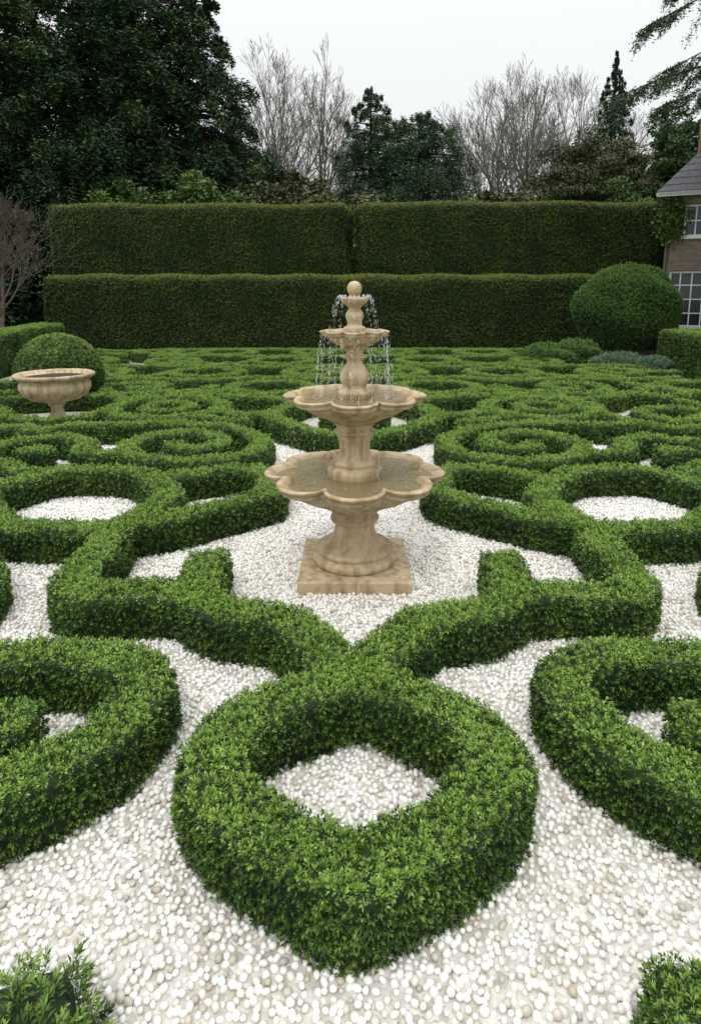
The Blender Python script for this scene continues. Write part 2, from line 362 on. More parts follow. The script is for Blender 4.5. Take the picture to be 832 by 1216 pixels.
hedge('box_hedge', [(4.3, 11.4), (4.9, 11.7), (5.4, 12.1), (6.0, 11.75), (6.6, 12.1)])
hedge('box_hedge', mir([(4.1, 10.9), (4.5, 11.6), (5.4, 11.9), (6.6, 11.5), (7.4, 10.9), (7.9, 10.0)]))
hedge('box_hedge', mir([(4.2, 9.25), (4.6, 8.8), (5.0, 9.05), (5.9, 8.85), (6.6, 9.3), (7.6, 9.1)]))
hedge('box_hedge', mir([(4.2, 10.4), (4.45, 9.75), (5.0, 9.55), (5.6, 9.8), (6.1, 10.4), (6.7, 10.5), (7.2, 10.0)]))
hedge('box_hedge', mir([(5.6, 9.8), (6.0, 9.4), (6.5, 9.5)]))
pair(ell(5.4, 6.9, .75, .8, 8), closed=True)
hedge('box_hedge', spiral(6.3, 8.2, .85, 1.5, 1.4, -1, [(5.0, 9.0)]))
hedge('box_hedge', mir(spiral(6.3, 7.7, .8, 1.4, 1.4, -1)))
hedge('box_hedge', [(0, 8.45), (.66, 8.85), (1.35, 9.9), (.95, 11.2), (0, 11.75), (-.95, 11.2), (-1.35, 9.9), (-.66, 8.85)], closed=True, w=.28, ten=.36)
hedge('box_hedge', ell(0, 10.35, .45, .6, 8), closed=True, w=.2)
# small inner scrolls that tighten the pattern of the middle rows
pair(ell(3.25, 10.65, .40, .42, 8), closed=True, w=.2)
pair([(2.5, 9.85), (2.05, 9.55), (1.6, 9.45)], w=.22); pair([(4.35, 7.75), (4.0, 7.6), (4.05, 7.9)], w=.2)
# back rows of knots
BW = dict(w=.29, step=.1, nside=2)
for rowi, (cy, xs) in enumerate([(12.9, (1.75, 4.5, 7.3)), (15.3, (0.95, 3.7, 6.5)), (17.9, (2.1, 5.1, 7.9)), (20.4, (1.2, 4.2, 6.6))]):
    for i, cx in enumerate(xs):
        if (i + rowi) % 2 == 0:
            pair(ell(cx, cy, .85, .80, 8, .4), closed=True, **BW)
            pair([(cx + .8, cy - .25), (cx + 1.15, cy - .75), (cx + 1.7, cy - .9), (cx + 2.1, cy - .6)], **BW)
        else:
            pair(spiral(cx, cy, .98, 1.35, 2.6 + i, 1 if i % 2 else -1), **BW)
pair([(1.45, 9.95), (1.9, 10.0), (2.3, 10.4)])
pair([(1.1, 11.3), (2.0, 11.75), (2.9, 11.8), (3.9, 11.7), (4.3, 11.3)], **BW)
pair([(0, 14.1), (1.2, 14.2), (2.4, 14.3), (3.5, 13.9), (4.8, 14.1), (6.2, 14.0), (7.6, 14.3)], **BW)
pair([(0, 16.7), (1.0, 16.6), (2.4, 16.4), (3.6, 16.7), (5, 16.5), (6.2, 16.7), (7.8, 16.5)], **BW)
pair([(0, 19.1), (1.5, 19.2), (3, 19.0), (4.6, 19.2), (6.2, 19.1)], **BW)
pair([(0, 21.3), (3, 21.4), (6.9, 21.2)], w=.35, step=.2, nside=2)
pair([(2.9, 13.1), (3.2, 12.4), (3.6, 12.3)], **BW); pair([(7.0, 15.9), (7.7, 15.3), (8.2, 15.6)], **BW); pair([(5.7, 12.4), (6.2, 12.9), (5.9, 13.6)], **BW)
for p in ([(7.2, 19.5), (8.0, 19.9), (8.9, 19.4)], [(6.9, 21.0), (7.8, 20.7), (8.9, 21.2)], [(8.2, 18.6), (8.8, 18.2), (9.1, 17.4)]): hedge('box_hedge', mir(p), **BW)

# tall boundary hedges
TH = dict(r=.16, step=.4, bump=.05, lsc=2.1, nside=6)
hedge('lower_yew_hedge', [(-12.3, 25.0), (0, 25.0), (12.4, 25.0)], gn=G_yew, w=1.1, h=2.82, dens=240, **TH)
hedge('tall_yew_hedge', [(-12.6, 26.9), (-6, 26.9), (-.17, 26.9)], gn=G_yew, w=1.9, h=5.70, dens=240, endr=.12, **TH)
hedge('tall_yew_hedge', [(.08, 26.95), (6, 26.9), (13.3, 26.9)], gn=G_yew, w=1.9, h=5.78, dens=240, endr=.12, **TH)
hedge('box_hedge', [(-9.1, 12.0), (-9.65, 15), (-10.2, 18), (-10.7, 22)], w=1.0, h=1.12, r=.07, step=.2, bump=.02, dens=600, lsc=1.6)
hedge('box_hedge', [(9.35, 15.2), (9.4, 17.0), (9.5, 18.3)], w=1.2, h=1.15, r=.07, step=.2, bump=.02, dens=600, lsc=1.6)
hedge('box_hedge', [(10.3, 18.2), (11.4, 18.3)], w=1.0, h=1.35, r=.07, step=.2, bump=.02, dens=600, lsc=1.6)

def dome(name, cx, cy, cz, rx, rz, gn, dens, lsc, lump=.03, under=M_under):
    nu, nv = 32, 18; V = []; 
    for j in range(nv):
        ph = -math.pi * .42 + (math.pi * .92) * j / (nv - 1)
        for i in range(nu):
            th = 6.2832 * i / nu; q = 1 + lump * (math.sin(5 * th + 3 * ph) + math.sin(7 * ph + 2 * th + 1))
            V.append((cx + rx * q * math.cos(ph) * math.cos(th), cy + rx * q * math.cos(ph) * math.sin(th), max(.01, cz + rz * q * math.sin(ph))))
    Q = [(j * nu + i, j * nu + (i + 1) % nu, (j + 1) * nu + (i + 1) % nu, (j + 1) * nu + i) for j in range(nv - 1) for i in range(nu)]
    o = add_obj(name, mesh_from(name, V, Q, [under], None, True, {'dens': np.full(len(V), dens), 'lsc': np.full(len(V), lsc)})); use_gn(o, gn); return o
dome('box_ball_topiary', -5.9, 12.3, .66, .78, .76, G_box, 800, 1.25, .008)
dome('round_clipped_shrub', 9.5, 21.9, 1.65, 1.66, 1.42, G_bush, 330, 2.3, .04)
dome('low_garden_shrub', -.98, 1.38, .10, .24, .17, G_loose, 650, .85, .06)
for (x, y, rr, hh) in [(5.9, 18.9, .75, .62), (6.9, 19.3, .7, .7)]:
    dome('flowering_shrub', x, y, hh * .4, rr, hh * .6, G_bush, 420, 2.1, .10)
for (x, y, rr, hh) in [(7.6, 17.6, .65, .42), (8.35, 17.2, .45, .36)]:
    dome('sage_plant', x, y, hh * .4, rr, hh * .6, G_sage, 420, 2.0, .10)

# ------------------------------------------------------------------ ground
def sheet(name, x0, x1, y0, y1, z, mat, nx=1, ny=1):
    xs = np.linspace(x0, x1, nx + 1); ys = np.linspace(y0, y1, ny + 1)
    V = np.array([(x, y, z) for y in ys for x in xs]); w = nx + 1
    Q = [(j * w + i, j * w + i + 1, (j + 1) * w + i + 1, (j + 1) * w + i) for j in range(ny) for i in range(nx)]
    return V, Q
V, Q = sheet('ground', -400, 400, -100, 700, -.012, M_lawn, 8, 8)
add_obj('ground', mesh_from('ground', V, Q, [M_lawn]))
V, Q = sheet('gravel', -9.4, 9.6, -1.5, 21.9, 0, M_gravel, 76, 94)
D = V[:, 1]; X = np.abs(V[:, 0])
L = np.clip(1 + (D - 3) * .03, 1, 1.2)
dn = ((D > .8) & (D < 9.2) & (X < D * .68 + .8) & (X < 5.2)).astype(float)
o = add_obj('gravel', mesh_from('gravel', V, Q, [M_gravel], None, True, {'dens': dn, 'lsc': L})); use_gn(o, G_peb)
V, Q = sheet('soil', -12, 12.6, 21.9, 25.2, -.004, M_soil, 4, 2); add_obj('soil_border', mesh_from('soil', V, Q, [M_soil]))

# ------------------------------------------------------------------ fountain
FX, FY = 0.0, 4.86
fo = empty('tiered_stone_fountain', (FX, FY, 0))
def revolve(prof, lobes=8, seg=160):
    V = []
    for p in prof:
        r, z = p[0], p[1]; am = p[2] if len(p) > 2 else 0; za = p[3] if len(p) > 3 else 0
        for i in range(seg):
            th = 6.28318 * i / seg; f = abs(math.cos(lobes / 2 * th)) ** .62 - .62
            V.append((r * (1 + am * f) * math.cos(th), r * (1 + am * f) * math.sin(th), z + za * f))
    n = len(prof); Q = [(j * seg + i, j * seg + (i + 1) % seg, (j + 1) * seg + (i + 1) % seg, (j + 1) * seg + i) for j in range(n - 1) for i in range(seg)]
    return V, Q
def part(name, prof, mat=M_stone, parent=fo, **k):
    V, Q = revolve(prof, **k); return add_obj(name, mesh_from(name, V, Q, [mat]), parent=parent)
def bev_box(name, dims, loc, mat, parent, bw=.01):
    V, Q = box(-dims[0] / 2, dims[0] / 2, -dims[1] / 2, dims[1] / 2, 0, dims[2])
    o = add_obj(name, mesh_from(name, V, Q, [mat], smooth=False), loc, parent); b_ = o.modifiers.new('b', 'BEVEL'); b_.width = bw; b_.segments = 3; return o
bev_box('plinth', (.88, .88, .10), (0, 0, 0), M_stone, fo, .012)
part('pedestal', [(.0, .10), (.335, .101), (.345, .115), (.345, .15), (.33, .165), (.305, .17), (.30, .185), (.315, .20), (.315, .22), (.295, .235), (.26, .245), (.215, .27), (.185, .31), (.168, .36), (.16, .41), (.163, .435), (.195, .45), (.20, .465), (.195, .48), (.165, .49), (.16, .505), (.185, .525), (.20, .535), (.19, .55), (.1, .56)])
def bowl(name, R, z, depth, rb, k=1.0):
    am = .21; za = -.022 * k
    pr = [(rb * .9, z - depth), (rb, z - depth + .005), (rb * 1.15, z - depth + .02 * k), (R * .50, z - depth * .72, .02), (R * .66, z - depth * .58, .05), (R * .78, z - depth * .42, .09), (R * .85, z - depth * .30, .13),
          (R * .86, z - depth * .26, .14), (R * .93, z - depth * .22, am, za * .5), (R * .965, z - depth * .16, am, za), (R * .945, z - depth * .11, am, za), (R * .975, z - depth * .07, am, za), (R * 1.0, z - .004, am, za), (R * .985, z + .007, am, za), (R * .93, z + .006, am, za),
          (R * .88, z - .010, am, za * .6), (R * .84, z - .05 * k, am * .9), (R * .6, z - .10 * k, .06), (R * .3, z - .12 * k), (.005, z - .12 * k)]
    part(name, pr)
    w = [(.004, z - .032 * k), (R * .5, z - .032 * k, am * .5), (R * .868, z - .031 * k, am)]
    part(name + '_water', w, M_water)
bowl('lower_bowl', .68, .86, .32, .20)
part('middle_stem', [(.12, .74), (.215, .76), (.22, .875), (.215, .90), (.18, .905), (.175, .92), (.19, .935), (.175, .955), (.145, .97), (.125, 1.02), (.122, 1.08), (.132, 1.13), (.145, 1.16), (.150, 1.175), (.17, 1.185), (.17, 1.20), (.145, 1.21), (.14, 1.225), (.16, 1.25), (.15, 1.27)])
bowl('middle_bowl', .53, 1.49, .24, .15, .8)
part('upper_stem', [(.08, 1.4), (.13, 1.42), (.13, 1.495), (.135, 1.51), (.115, 1.525), (.10, 1.53), (.09, 1.55), (.105, 1.58), (.118, 1.62), (.115, 1.66), (.09, 1.70), (.065, 1.735), (.06, 1.76), (.075, 1.775), (.10, 1.785), (.10, 1.80), (.07, 1.81), (.065, 1.83), (.085, 1.85)])
bowl('upper_bowl', .255, 1.99, .15, .075, .5)
part('top_stem', [(.05, 1.9), (.085, 1.94), (.088, 2.01), (.08, 2.025), (.062, 2.03), (.055, 2.05), (.062, 2.075), (.072, 2.10), (.068, 2.13), (.05, 2.155), (.045, 2.17), (.06, 2.185), (.085, 2.20), (.107, 2.225), (.11, 2.24), (.10, 2.25), (.06, 2.25), (.035, 2.262), (.03, 2.275)])
part('finial', [(.028, 2.265), (.045, 2.275), (.056, 2.30), (.058, 2.325), (.050, 2.350), (.034, 2.366), (.014, 2.374), (.003, 2.376)], seg=32)
# falling water
def octa(c, r, st):
    k = 5; V = []; Q = []
    for z, q in ((-1, .05), (-.4, .8), (.2, .9), (1, .05)):
        for i in range(k): V.append((c[0] + r * q * math.cos(i * 6.283 / k), c[1] + r * q * math.sin(i * 6.283 / k), c[2] + r * st * z))
    for j in range(3):
        for i in range(k): Q.append((j * k + i, j * k + (i + 1) % k, (j + 1) * k + (i + 1) % k, (j + 1) * k + i))
    return V, Q
a = Acc()
def stream(th, r0, z0, v, z1, nd, rad=.002, v0=0.0):
    T = (v0 + math.sqrt(max(0, v0 * v0 + 2 * 9.8 * (z0 - z1)))) / 9.8
    for i in range(nd):
        t = T * math.sqrt(random.random()) if v0 == 0 else T * random.random(); rr = r0 + v * t; z = z0 + v0 * t - 4.9 * t * t
        an = th + random.gauss(0, .02)
        V, Q = octa((rr * math.cos(an) + random.gauss(0, .004), rr * math.sin(an) + random.gauss(0, .004), z), rad * random.uniform(.4, 1.2), random.uniform(1.2, 9)); a.add(V, Q)
for i in range(40):
    th = 6.283 * i / 40 + random.uniform(-.08, .08); stream(th, .25, 1.985, random.uniform(.03, .24), 1.46, random.randint(22, 55), .0018)
for i in range(20):
    th = 6.283 * i / 20; stream(th, .10, 2.245, random.uniform(.22, .40), 1.96, 30, .0016, v0=.6)
for i in range(14):
    th = 6.283 * i / 14 + .1; stream(th, .53, 1.48, random.uniform(.03, .08), .83, random.randint(6, 22), .0018)
add_obj('falling_water', a.mesh('falling_water', [M_drop]), parent=fo)

# ------------------------------------------------------------------ stone urn
ur = empty('stone_urn', (-5.15, 10.55, 0))
bev_box('foot', (.44, .44, .09), (0, 0, 0), M_stone, ur)
part('urn_body', [(.19, .09), (.20, .11), (.17, .14), (.12, .19), (.095, .27), (.10, .33), (.14, .36), (.14, .38), (.12, .39), (.22, .42), (.40, .47), (.52, .55), (.575, .66), (.57, .74), (.54, .79), (.60, .83), (.645, .86), (.65, .90), (.62, .915), (.56, .90), (.52, .83), (.3, .78), (.005, .77)], parent=ur)
part('urn_soil', [(.005, .845), (.3, .85), (.55, .84)], M_soil, ur)

# ------------------------------------------------------------------ trees
def nrm(v): return v / (np.linalg.norm(v) + 1e-9)
def grow(acc, p, d, L, r, lev, maxlev, kids, wob, up, spread, ends, m=0, kscale=.68, rs=.62, rmin=0.0, t0=.38):
    n = 6 if lev == 0 else (4 if lev < 3 else 3); pts = [p]; ds = [d]
    for i in range(n):
        d = nrm(d + rng.normal(size=3) * wob * (.4 if lev == 0 else 1) + np.array([0, 0, up])); p = p + d * L / n; pts.append(p); ds.append(d)
    rad = np.maximum(rmin, r * (1 - np.arange(n + 1) / n * (.55 if lev < maxlev else .8)))
    V, Q = tube(pts, rad, 8 if lev == 0 else (5 if lev < 3 else 3)); acc.add(V, Q, m, .5)
    if lev >= maxlev - 1: ends.append(pts[-1])
    if lev < maxlev:
        for k in range(kids[lev]):
            t = rng.uniform(t0 if lev == 0 else .35, 1.0) if k else 1.0
            i = min(n - 1, int(t * n)); f = t * n - i; q = pts[i] * (1 - f) + pts[i + 1] * f; dd = ds[i]
            ax = nrm(np.cross(dd, rng.normal(size=3))); an = spread * rng.uniform(.5, 1.3) * (0.35 if k == 0 else 1)
            nd = nrm(dd * math.cos(an) + ax * math.sin(an))
            grow(acc, q, nd, L * kscale * rng.uniform(.75, 1.15) * (1.15 - .35 * t), rad[i] * rs, lev + 1, maxlev, kids, wob, up, spread, ends, m, kscale, rs, rmin, t0)

def bare_tree_mesh(H, r=.34, kids=(10, 6, 5, 4, 2), up=.07, spread=.52, mat=M_barkL, wob=.10, rmin=.013, rs=.6, t0=.3, kscale=.58):
    a = Acc(); grow(a, np.array([0., 0, 0]), np.array([0, 0, 1.]), H * .62, r, 0, len(kids), kids, wob, up, spread, [], rs=rs, rmin=rmin, t0=t0, kscale=kscale)
    V = np.concatenate(a.V); k = H / V[:, 2].max(); a.V = [v * k for v in a.V]
    return a.mesh('bare_tree', [mat])
bt1 = bare_tree_mesh(22.8); bt2 = bare_tree_mesh(22)
for me, X, Y, rz, sc in [(bt1, -6.9, 60, 0, 1.08), (bt2, -3.8, 62, 1, 1.08), (bt1, 12.6, 60, 2.2, .98), (bt2, 16.4, 58, 3.9, 1.0), (bt1, 20.5, 63, 4.4, 1.05), (bt2, -.8, 78, 5, .98), (bt1, 10.8, 72, 5.5, .95), (bt2, -10.5, 66, 2.5, 1.12), (bt2, 26, 68, .5, 1.05), (bt1, 18.8, 72, 1.5, 1.1)]:
    add_obj('bare_tree', me, (X, Y, 0), rotz=rz, scale=sc)

def side_v(d): return np.array([-d[1], d[0], 0])
def conifer_mesh(name, H, R, z0, mat, nb, per, lsz, shape=.8, droop=.12, flat=.6, spreadw=.32, top=.02, irr=.35, trunk=.35, thick=.045, asp=.34, limb=1.0, clump=3.5, twigs=False):
    a = Acc(); V, Q = tube([(0, 0, 0), (.1, 0, H * .3), (0, .1, H * .6), (0, 0, H)], [trunk, trunk * .8, trunk * .5, .04], 8); a.add(V, Q, 1)
    for b in range(nb):
        t = (b + rng.random()) / nb; z = z0 + (H - z0) * t; az = b * 2.399 + rng.normal() * .3
        Lb = R * max(top, (1 - t) ** shape) * rng.uniform(1 - irr, 1 + irr * .5)
        d = np.array([math.cos(az), math.sin(az), 0]); s = np.linspace(0, 1, 5)[:, None]
        P = np.array([0, 0, z]) + d * Lb * s + np.array([0, 0, 1.]) * (Lb * (.18 * s - (droop + .18) * s**2))
        V, Q = tube(P, np.linspace(.10, .012, 5) * (Lb / 5 + .3) * limb, 4); a.add(V, Q, 1)
        n = int(per * (Lb + .6))
        ncl = max(4, int(Lb * clump)); cs = rng.random(ncl) ** .6; cs[0] = .98; cl = rng.uniform(-1, 1, ncl); cl[0] = 0; pick = rng.integers(0, ncl, n)
        if twigs:   # side twigs carrying the sprays: foliage hugs them
            u = rng.random(n) ** .7; s = np.clip(cs[pick] * .92 + .10 * u + rng.normal(size=n) * .012, .02, 1.06)
            lat = cl[pick] * u + rng.normal(size=n) * .05
            for k in range(ncl):
                s2 = np.array([cs[k] * .92, cs[k] * .92 + .05, cs[k] * .92 + .10])[:, None]; u2 = np.array([0, .5, 1])[:, None]; w2 = spreadw * Lb * np.sin(np.clip(s2, 0, 1) * 2.6 + .25)
                PP = np.array([0, 0, z]) + d * Lb * s2 + side_v(d) * w2 * cl[k] * u2 + np.array([0, 0, 1.]) * (Lb * (.18 * s2 - (droop + .18) * s2**2) - abs(cl[k]) * u2 * Lb * .12)
                V, Q = tube(PP, [.014, .010, .004], 3); a.add(V, Q, 1)
            dz = -np.abs(lat) * Lb * .12 + rng.normal(size=n) * .045 - rng.random(n) ** 2 * .22
        else:
            s = np.clip(cs[pick] + rng.normal(size=n) * .06, .05, 1.08); lat = cl[pick] + rng.normal(size=n) * .2
            dz = -np.abs(cl[pick]) * Lb * .08 + rng.normal(size=n) * (.07 + thick * Lb)
        w = spreadw * Lb * (np.sin(np.clip(s, 0, 1) * 2.6 + .25))
        C = np.array([0, 0, z]) + d * (Lb * s)[:, None] + side_v(d) * (w * lat)[:, None]
        C[:, 2] += Lb * (.18 * s - (droop + .18) * s**2) + dz
        tint = .12 + .5 * rng.random(ncl)[pick] + .2 * s + rng.normal(size=n) * .06
        V, Q = leaves(C, lsz, asp, flat); a.add(V, Q, 0, np.repeat(tint, 4))
    return a.mesh(name, [mat, M_bark], smooth=False)

def leafy_mesh(name, H, R, mat, nclump, per, lsz, z0=.15, bark=M_bark):
    a = Acc(); ends = []
    grow(a, np.array([0., 0, 0]), np.array([0, 0, 1.]), H * .5, H * .018, 0, 3, (6, 4, 3), .1, .06, .75, ends, 1)
    th = rng.uniform(0, 6.283, nclump); u = rng.uniform(-1, 1, nclump); rr = rng.uniform(.45, 1, nclump) ** .6
    hz = H * (1 - z0) / 2; lob = 1 + .22 * np.sin(3 * th + 1) + .15 * np.sin(5 * th + 4 * u)
    CC = np.stack([R * rr * lob * np.sqrt(1 - u * u) * np.cos(th), R * rr * lob * np.sqrt(1 - u * u) * np.sin(th), H * z0 + hz + hz * rr * u], 1)
    if ends: CC = np.concatenate([CC, np.array(ends)[:nclump // 2]])
    for c in CC:
        s = rng.uniform(.5, 1.3) * R * .20; n = int(per * rng.uniform(.6, 1.3)); g = rng.normal(size=(n, 3)); g /= np.linalg.norm(g, axis=1)[:, None]; g *= (rng.random(n) ** .4)[:, None]
        C = c + g * np.array([s, s, s * .6]); C[:, 2] = np.maximum(C[:, 2], .05)
        tint = rng.uniform(.15, .7) + g[:, 2] * .08 + rng.normal(size=n) * .05
        V, Q = leaves(C, lsz, .5, .2); a.add(V, Q, 0, np.repeat(tint, 4))
    return a.mesh(name, [mat, bark], smooth=False)

cA = conifer_mesh('conifer', 22, 5.6, 1.5, M_dark, 200, 190, .12, shape=.5, droop=.12)
cB = conifer_mesh('conifer', 19.5, 5.2, 1.0, M_dark, 180, 190, .12, shape=.38, droop=.2)
add_obj('conifer_tree', cA, (-17.2, 34, 0)); add_obj('conifer_tree', cB, (-12.9, 36, 0), rotz=1, scale=1.06)
add_obj('conifer_tree', cB, (-21.5, 30, 0), rotz=2); add_obj('conifer_tree', cA, (-15.2, 42, 0), rotz=3, scale=1.02)
add_obj('conifer_tree', cB, (-9.7, 38.5, 0), rotz=4, scale=1.06)
lD = leafy_mesh('holm_oak', 15, 4.6, M_dark, 240, 260, .13)
add_obj('holm_oak_tree', lD, (-24, 37, 0), rotz=2, scale=1.2); add_obj('holm_oak_tree', lD, (-8.8, 44, 0), rotz=4, scale=.84)
ced1 = conifer_mesh('cedar', 17.0, 5.0, 3, M_cedar, 130, 240, .10, shape=.62, droop=.02, flat=.7, spreadw=.45, thick=.05, irr=.25)
ced2 = conifer_mesh('cedar', 14.8, 6.2, 3, M_cedar, 140, 240, .10, shape=.36, droop=.06, flat=.7, spreadw=.48, thick=.05, irr=.22)
add_obj('cedar_tree', ced1, (1.2, 49, 0)); add_obj('cedar_tree', ced2, (4.7, 48, 0), rotz=1)
fir = conifer_mesh('fir', 19.8, 5.0, 2, M_cedar, 170, 190, .10, shape=.95, droop=.15)
add_obj('fir_tree', fir, (19.6, 50, 0)); add_obj('fir_tree', fir, (24.5, 52, 0), rotz=1, scale=.85)
lO = leafy_mesh('olive_crown_tree', 12.4, 4.2, M_olive, 190, 240, .10)
add_obj('broadleaf_tree', lO, (14.8, 43, 0)); add_obj('broadleaf_tree', lO, (18.6, 45, 0), rotz=2, scale=1.0); add_obj('broadleaf_tree', lO, (10.2, 52, 0), rotz=2, scale=.75)
lDk = leafy_mesh('evergreen', 13, 3.6, M_dark, 160, 220, .12)
add_obj('evergreen_tree', lDk, (21.3, 41, 0)); add_obj('evergreen_tree', lDk, (25, 39, 0), rotz=2, scale=1.05)
lS = leafy_mesh('shrub', 7.6, 2.6, M_lime, 110, 180, .10, z0=.0)
for X, Y, s, rz in [(-8.3, 31, 1.02, 0), (-6.0, 32, .92, 1), (-10.6, 31, .96, 2)]: add_obj('tall_shrub', lS, (X, Y, 0), rotz=rz, scale=s)
lS2 = leafy_mesh('shrub', 7.4, 3.2, M_olive, 120, 180, .11, z0=.0)
for X, Y, s, rz in [(-4.2, 36, 1.12, 0), (-1.2, 36, 1.05, 1), (-4.5, 42, 1.35, 3), (-1, 45, 1.25, 5), (8.8, 40, 1.15, 2), (20, 34, 1.1, 3)]: add_obj('tall_shrub', lS2, (X, Y, 0), rotz=rz, scale=s)
lU = leafy_mesh('understorey', 6, 3.0, M_dark, 110, 180, .12, z0=.0)
for X, Y, s, rz in [(-16.2, 30.5, 1, 0), (-19.8, 29, 1.1, 2), (-23, 27.5, 1.0, 4)]: add_obj('evergreen_shrub', lU, (X, Y, 0), rotz=rz, scale=s)
# distant woodland, one mass
a = Acc()
for i in range(300):
    X = rng.uniform(-60, 70); Y = rng.uniform(80, 110); H = rng.uniform(10, 21); n = 150
    g = rng.normal(size=(n, 3)) * np.array([2.2, 2.2, H * .22]); C = np.array([X, Y, H * .5]) + g; C[:, 2] = np.clip(C[:, 2], .2, H)
    V, Q = leaves(C, .42, .25, 0); a.add(V, Q, 0, np.repeat(rng.uniform(.2, .7) + rng.normal(size=n) * .08, 4))
add_obj('distant_woodland', a.mesh('distant_woodland', [M_brown], smooth=False))
# overhanging conifer at right, trunk beyond the right-hand hedge
near = conifer_mesh('near_conifer', 15, 5.9, 7.7, M_dark, 70, 800, .055, shape=.22, droop=.14, flat=.2, spreadw=.26, irr=.3, trunk=.3, limb=.45, clump=7, twigs=True, asp=.28)
add_obj('overhanging_conifer_tree', near, (13.1, 17.0, 0), rotz=.6)
# small bare tree at left
me = bare_tree_mesh(5.6, .09, (12, 7, 5, 3), .08, .62, M_barkS, .12, rmin=.007, rs=.55, t0=.22, kscale=.62); add_obj('small_bare_tree', me, (-11.3, 19.8, 0))
add_obj('small_bare_tree', me, (-13.6, 22.5, 0), rotz=2)

# ------------------------------------------------------------------ house
ho = empty('brick_house', (11.2, 23.0, 0)); ho.rotation_euler = (0, 0, math.radians(-27))
def hpart(name, boxes, mat, smooth=False):
    a = Acc()
    for bx in boxes: a.add(*box(*bx))
    return add_obj(name, a.mesh(name, [mat], smooth), parent=ho)
W, Dp, He = 12.0, 8.0, 5.6
wins = [(.22, 1.7, 1.0, 3.0), (.55, 1.65, 4.2, 5.3), (3.2, 4.8, 1.0, 3.0), (3.3, 4.7, 4.2, 5.3), (6.6, 8.2, 1.0, 3.0), (6.7, 8.1, 4.2, 5.3)]
xs = sorted({0, W} | {w[0] for w in wins} | {w[1] for w in wins}); zs = sorted({0, He} | {w[2] for w in wins} | {w[3] for w in wins})
bx = []
for i in range(len(xs) - 1):
    for j in range(len(zs) - 1):
        cx = (xs[i] + xs[i + 1]) / 2; cz = (zs[j] + zs[j + 1]) / 2
        if not any(w[0] < cx < w[1] and w[2] < cz < w[3] for w in wins): bx.append((xs[i], xs[i + 1], 0, .3, zs[j], zs[j + 1]))
hpart('front_wall', bx, M_brick)
hpart('walls', [(0, .3, .3, Dp, 0, He), (W - .3, W, .3, Dp, 0, He), (.3, W - .3, Dp - .3, Dp, 0, He)], M_brick)
hpart('glass', [(w[0] + .01, w[1] - .01, .16, .18, w[2] + .01, w[3] - .01) for w in wins], M_glass)
fr = []
for w in wins:
    x0, x1, z0, z1 = w; f = .07
    fr += [(x0, x0 + f, .06, .15, z0, z1), (x1 - f, x1, .06, .15, z0, z1), (x0 + f, x1 - f, .06, .15, z0, z0 + f), (x0 + f, x1 - f, .06, .15, z1 - f, z1)]
    n = 4 if x1 - x0 > 1.3 else 3
    for k in range(1, n): xm = x0 + (x1 - x0) * k / n; fr.append((xm - .02, xm + .02, .08, .14, z0 + f, z1 - f))
    m = 4 if z1 - z0 > 1.5 else 2
    for k in range(1, m): zm = z0 + (z1 - z0) * k / m; fr.append((x0 + f, x1 - f, .09, .135, zm - .02, zm + .02))
    fr.append((x0 - .06, x1 + .06, -.07, -.003, z0 - .08, z0 - .005))
fr.append((-.35, W + .35, -.40, -.30, He - .02, He + .12))
hpart('window_frames', fr, M_white)
e = .4; zr = He + .12; rise = 4.2; i2 = 3.0
V = [(-e, -e, zr), (W + e, -e, zr), (W + e, Dp + e, zr), (-e, Dp + e, zr), (i2, Dp / 2, zr + rise), (W - i2, Dp / 2, zr + rise)]
a = Acc(); nrow = 16
def slope(A, B, C_, D_):
    A, B, C_, D_ = map(np.array, (A, B, C_, D_))
    for k in range(nrow):
        t0 = k / nrow; t1 = (k + 1) / nrow; l0 = A + (D_ - A) * t0; r0 = B + (C_ - B) * t0; l1 = A + (D_ - A) * t1; r1 = B + (C_ - B) * t1
        u = np.array([0, 0, .03]); a.add([l0 + u, r0 + u, r1, l1], [(0, 1, 2, 3)]); a.add([l0 - u * .2, r0 - u * .2, r0 + u, l0 + u], [(0, 1, 2, 3)])
slope(V[0], V[1], V[5], V[4]); slope(V[2], V[3], V[4], V[5]); slope(V[3], V[0], V[4], V[4]); slope(V[1], V[2], V[5], V[5])
add_obj('roof', a.mesh('roof', [M_slate], False), parent=ho)
hpart('eaves_soffit', [(-e, W + e, -e, Dp + e, He + .001, He + .10)], M_white)
hpart('chimney', [(.8, 1.8, 1.2, 2.2, 5.8, 9.2), (.72, 1.88, 1.12, 2.28, 9.0, 9.12), (.95, 1.25, 1.55, 1.85, 9.2, 9.55), (1.4, 1.7, 1.55, 1.85, 9.2, 9.55)], M_rbrick)
a = Acc(); C = np.stack([rng.normal(.1, .25, 1500), rng.normal(-.12, .07, 1500), rng.normal(4.8, .35, 1500)], 1); C[:, 1] = -np.abs(C[:, 1]) - .02
V, Q = leaves(C, .07, .6); a.add(V, Q, 0, np.repeat(rng.uniform(.2, .8, 1500), 4)); 
for k in range(4):
    V, Q = tube([(.03 + .02 * k, -.03, 0), (.07 - .02 * k, -.03, 2), (.1 + .04 * k, -.03, 4.9)], [.03, .02, .01], 5); a.add(V, Q, 1)
add_obj('climbing_ivy', a.mesh('climbing_ivy', [M_lime, M_bark], False), parent=ho)

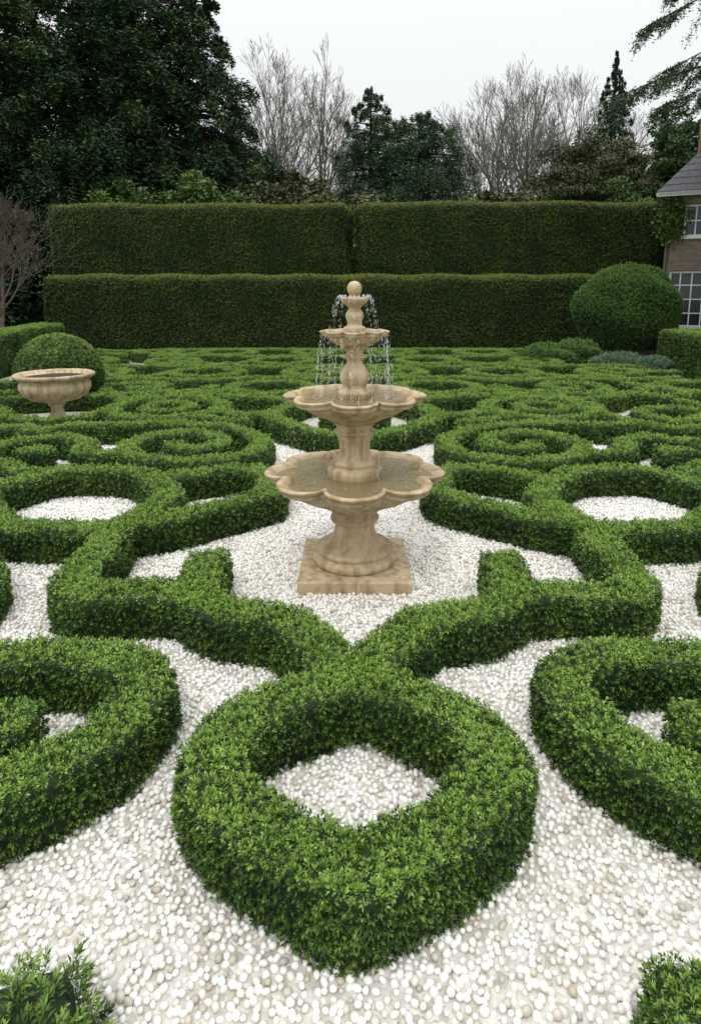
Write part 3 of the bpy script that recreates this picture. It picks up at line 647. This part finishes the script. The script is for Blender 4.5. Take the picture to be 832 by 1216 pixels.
# ------------------------------------------------------------------ light
w = bpy.data.worlds.new('World'); S.world = w; w.use_nodes = True; nt = w.node_tree; bg = nt.nodes['Background']
sky = nt.nodes.new('ShaderNodeTexSky'); sky.sky_type = 'NISHITA'; sky.sun_disc = False
EL, AZ = 58, 200
sky.sun_elevation = math.radians(EL); sky.sun_rotation = math.radians(AZ); sky.dust_density = 6
hs = nt.nodes.new('ShaderNodeHueSaturation'); hs.inputs['Saturation'].default_value = .2; nt.links.new(sky.outputs[0], hs.inputs['Color'])
tc = nt.nodes.new('ShaderNodeTexCoord'); sp = nt.nodes.new('ShaderNodeSeparateXYZ'); nt.links.new(tc.outputs['Generated'], sp.inputs[0])
mm = nt.nodes.new('ShaderNodeMath'); mm.operation = 'MAXIMUM'; mm.inputs[1].default_value = 0; nt.links.new(sp.outputs[2], mm.inputs[0])
m0 = nt.nodes.new('ShaderNodeMath'); m0.operation = 'POWER'; m0.inputs[1].default_value = 3; nt.links.new(mm.outputs[0], m0.inputs[0])
m1 = nt.nodes.new('ShaderNodeMath'); m1.operation = 'MULTIPLY_ADD'; m1.inputs[1].default_value = 17.0; m1.inputs[2].default_value = 9.3; nt.links.new(m0.outputs[0], m1.inputs[0])
cn = nt.nodes.new('ShaderNodeTexNoise'); cn.inputs['Scale'].default_value = 2.2; nt.links.new(tc.outputs['Generated'], cn.inputs['Vector'])
m2 = nt.nodes.new('ShaderNodeMath'); m2.operation = 'MULTIPLY_ADD'; m2.inputs[1].default_value = .6; nt.links.new(cn.outputs['Fac'], m2.inputs[0]); nt.links.new(m1.outputs[0], m2.inputs[2])
vm = nt.nodes.new('ShaderNodeVectorMath'); vm.operation = 'SCALE'; vm.inputs[0].default_value = (.97, .99, 1.0); nt.links.new(m2.outputs[0], vm.inputs['Scale'])
mx = nt.nodes.new('ShaderNodeMix'); mx.data_type = 'RGBA'; mx.inputs[0].default_value = .94
nt.links.new(hs.outputs[0], mx.inputs[6]); nt.links.new(vm.outputs[0], mx.inputs[7]); nt.links.new(mx.outputs[2], bg.inputs['Color']); bg.inputs['Strength'].default_value = .1
sun = bpy.data.lights.new('sun', 'SUN'); sun.energy = .9; sun.angle = math.radians(14); sun.color = (1, .97, .92)
so = bpy.data.objects.new('sun', sun); COL.objects.link(so)
d = Vector((math.sin(math.radians(AZ)) * math.cos(math.radians(EL)), math.cos(math.radians(AZ)) * math.cos(math.radians(EL)), math.sin(math.radians(EL))))
so.rotation_euler = d.to_track_quat('Z', 'Y').to_euler()

# ------------------------------------------------------------------ camera
cam = bpy.data.cameras.new('camera'); co = bpy.data.objects.new('camera', cam); COL.objects.link(co)
co.location = (0, 0, 2.3); co.rotation_euler = (math.radians(80), 0, 0)
cam.lens = 21.76; cam.sensor_width = 36; cam.shift_y = -.1094; cam.shift_x = -.004; cam.clip_end = 2000; cam.clip_start = .05
S.camera = co
S.view_settings.view_transform = 'Standard'; S.view_settings.look = 'None'; S.view_settings.exposure = 0
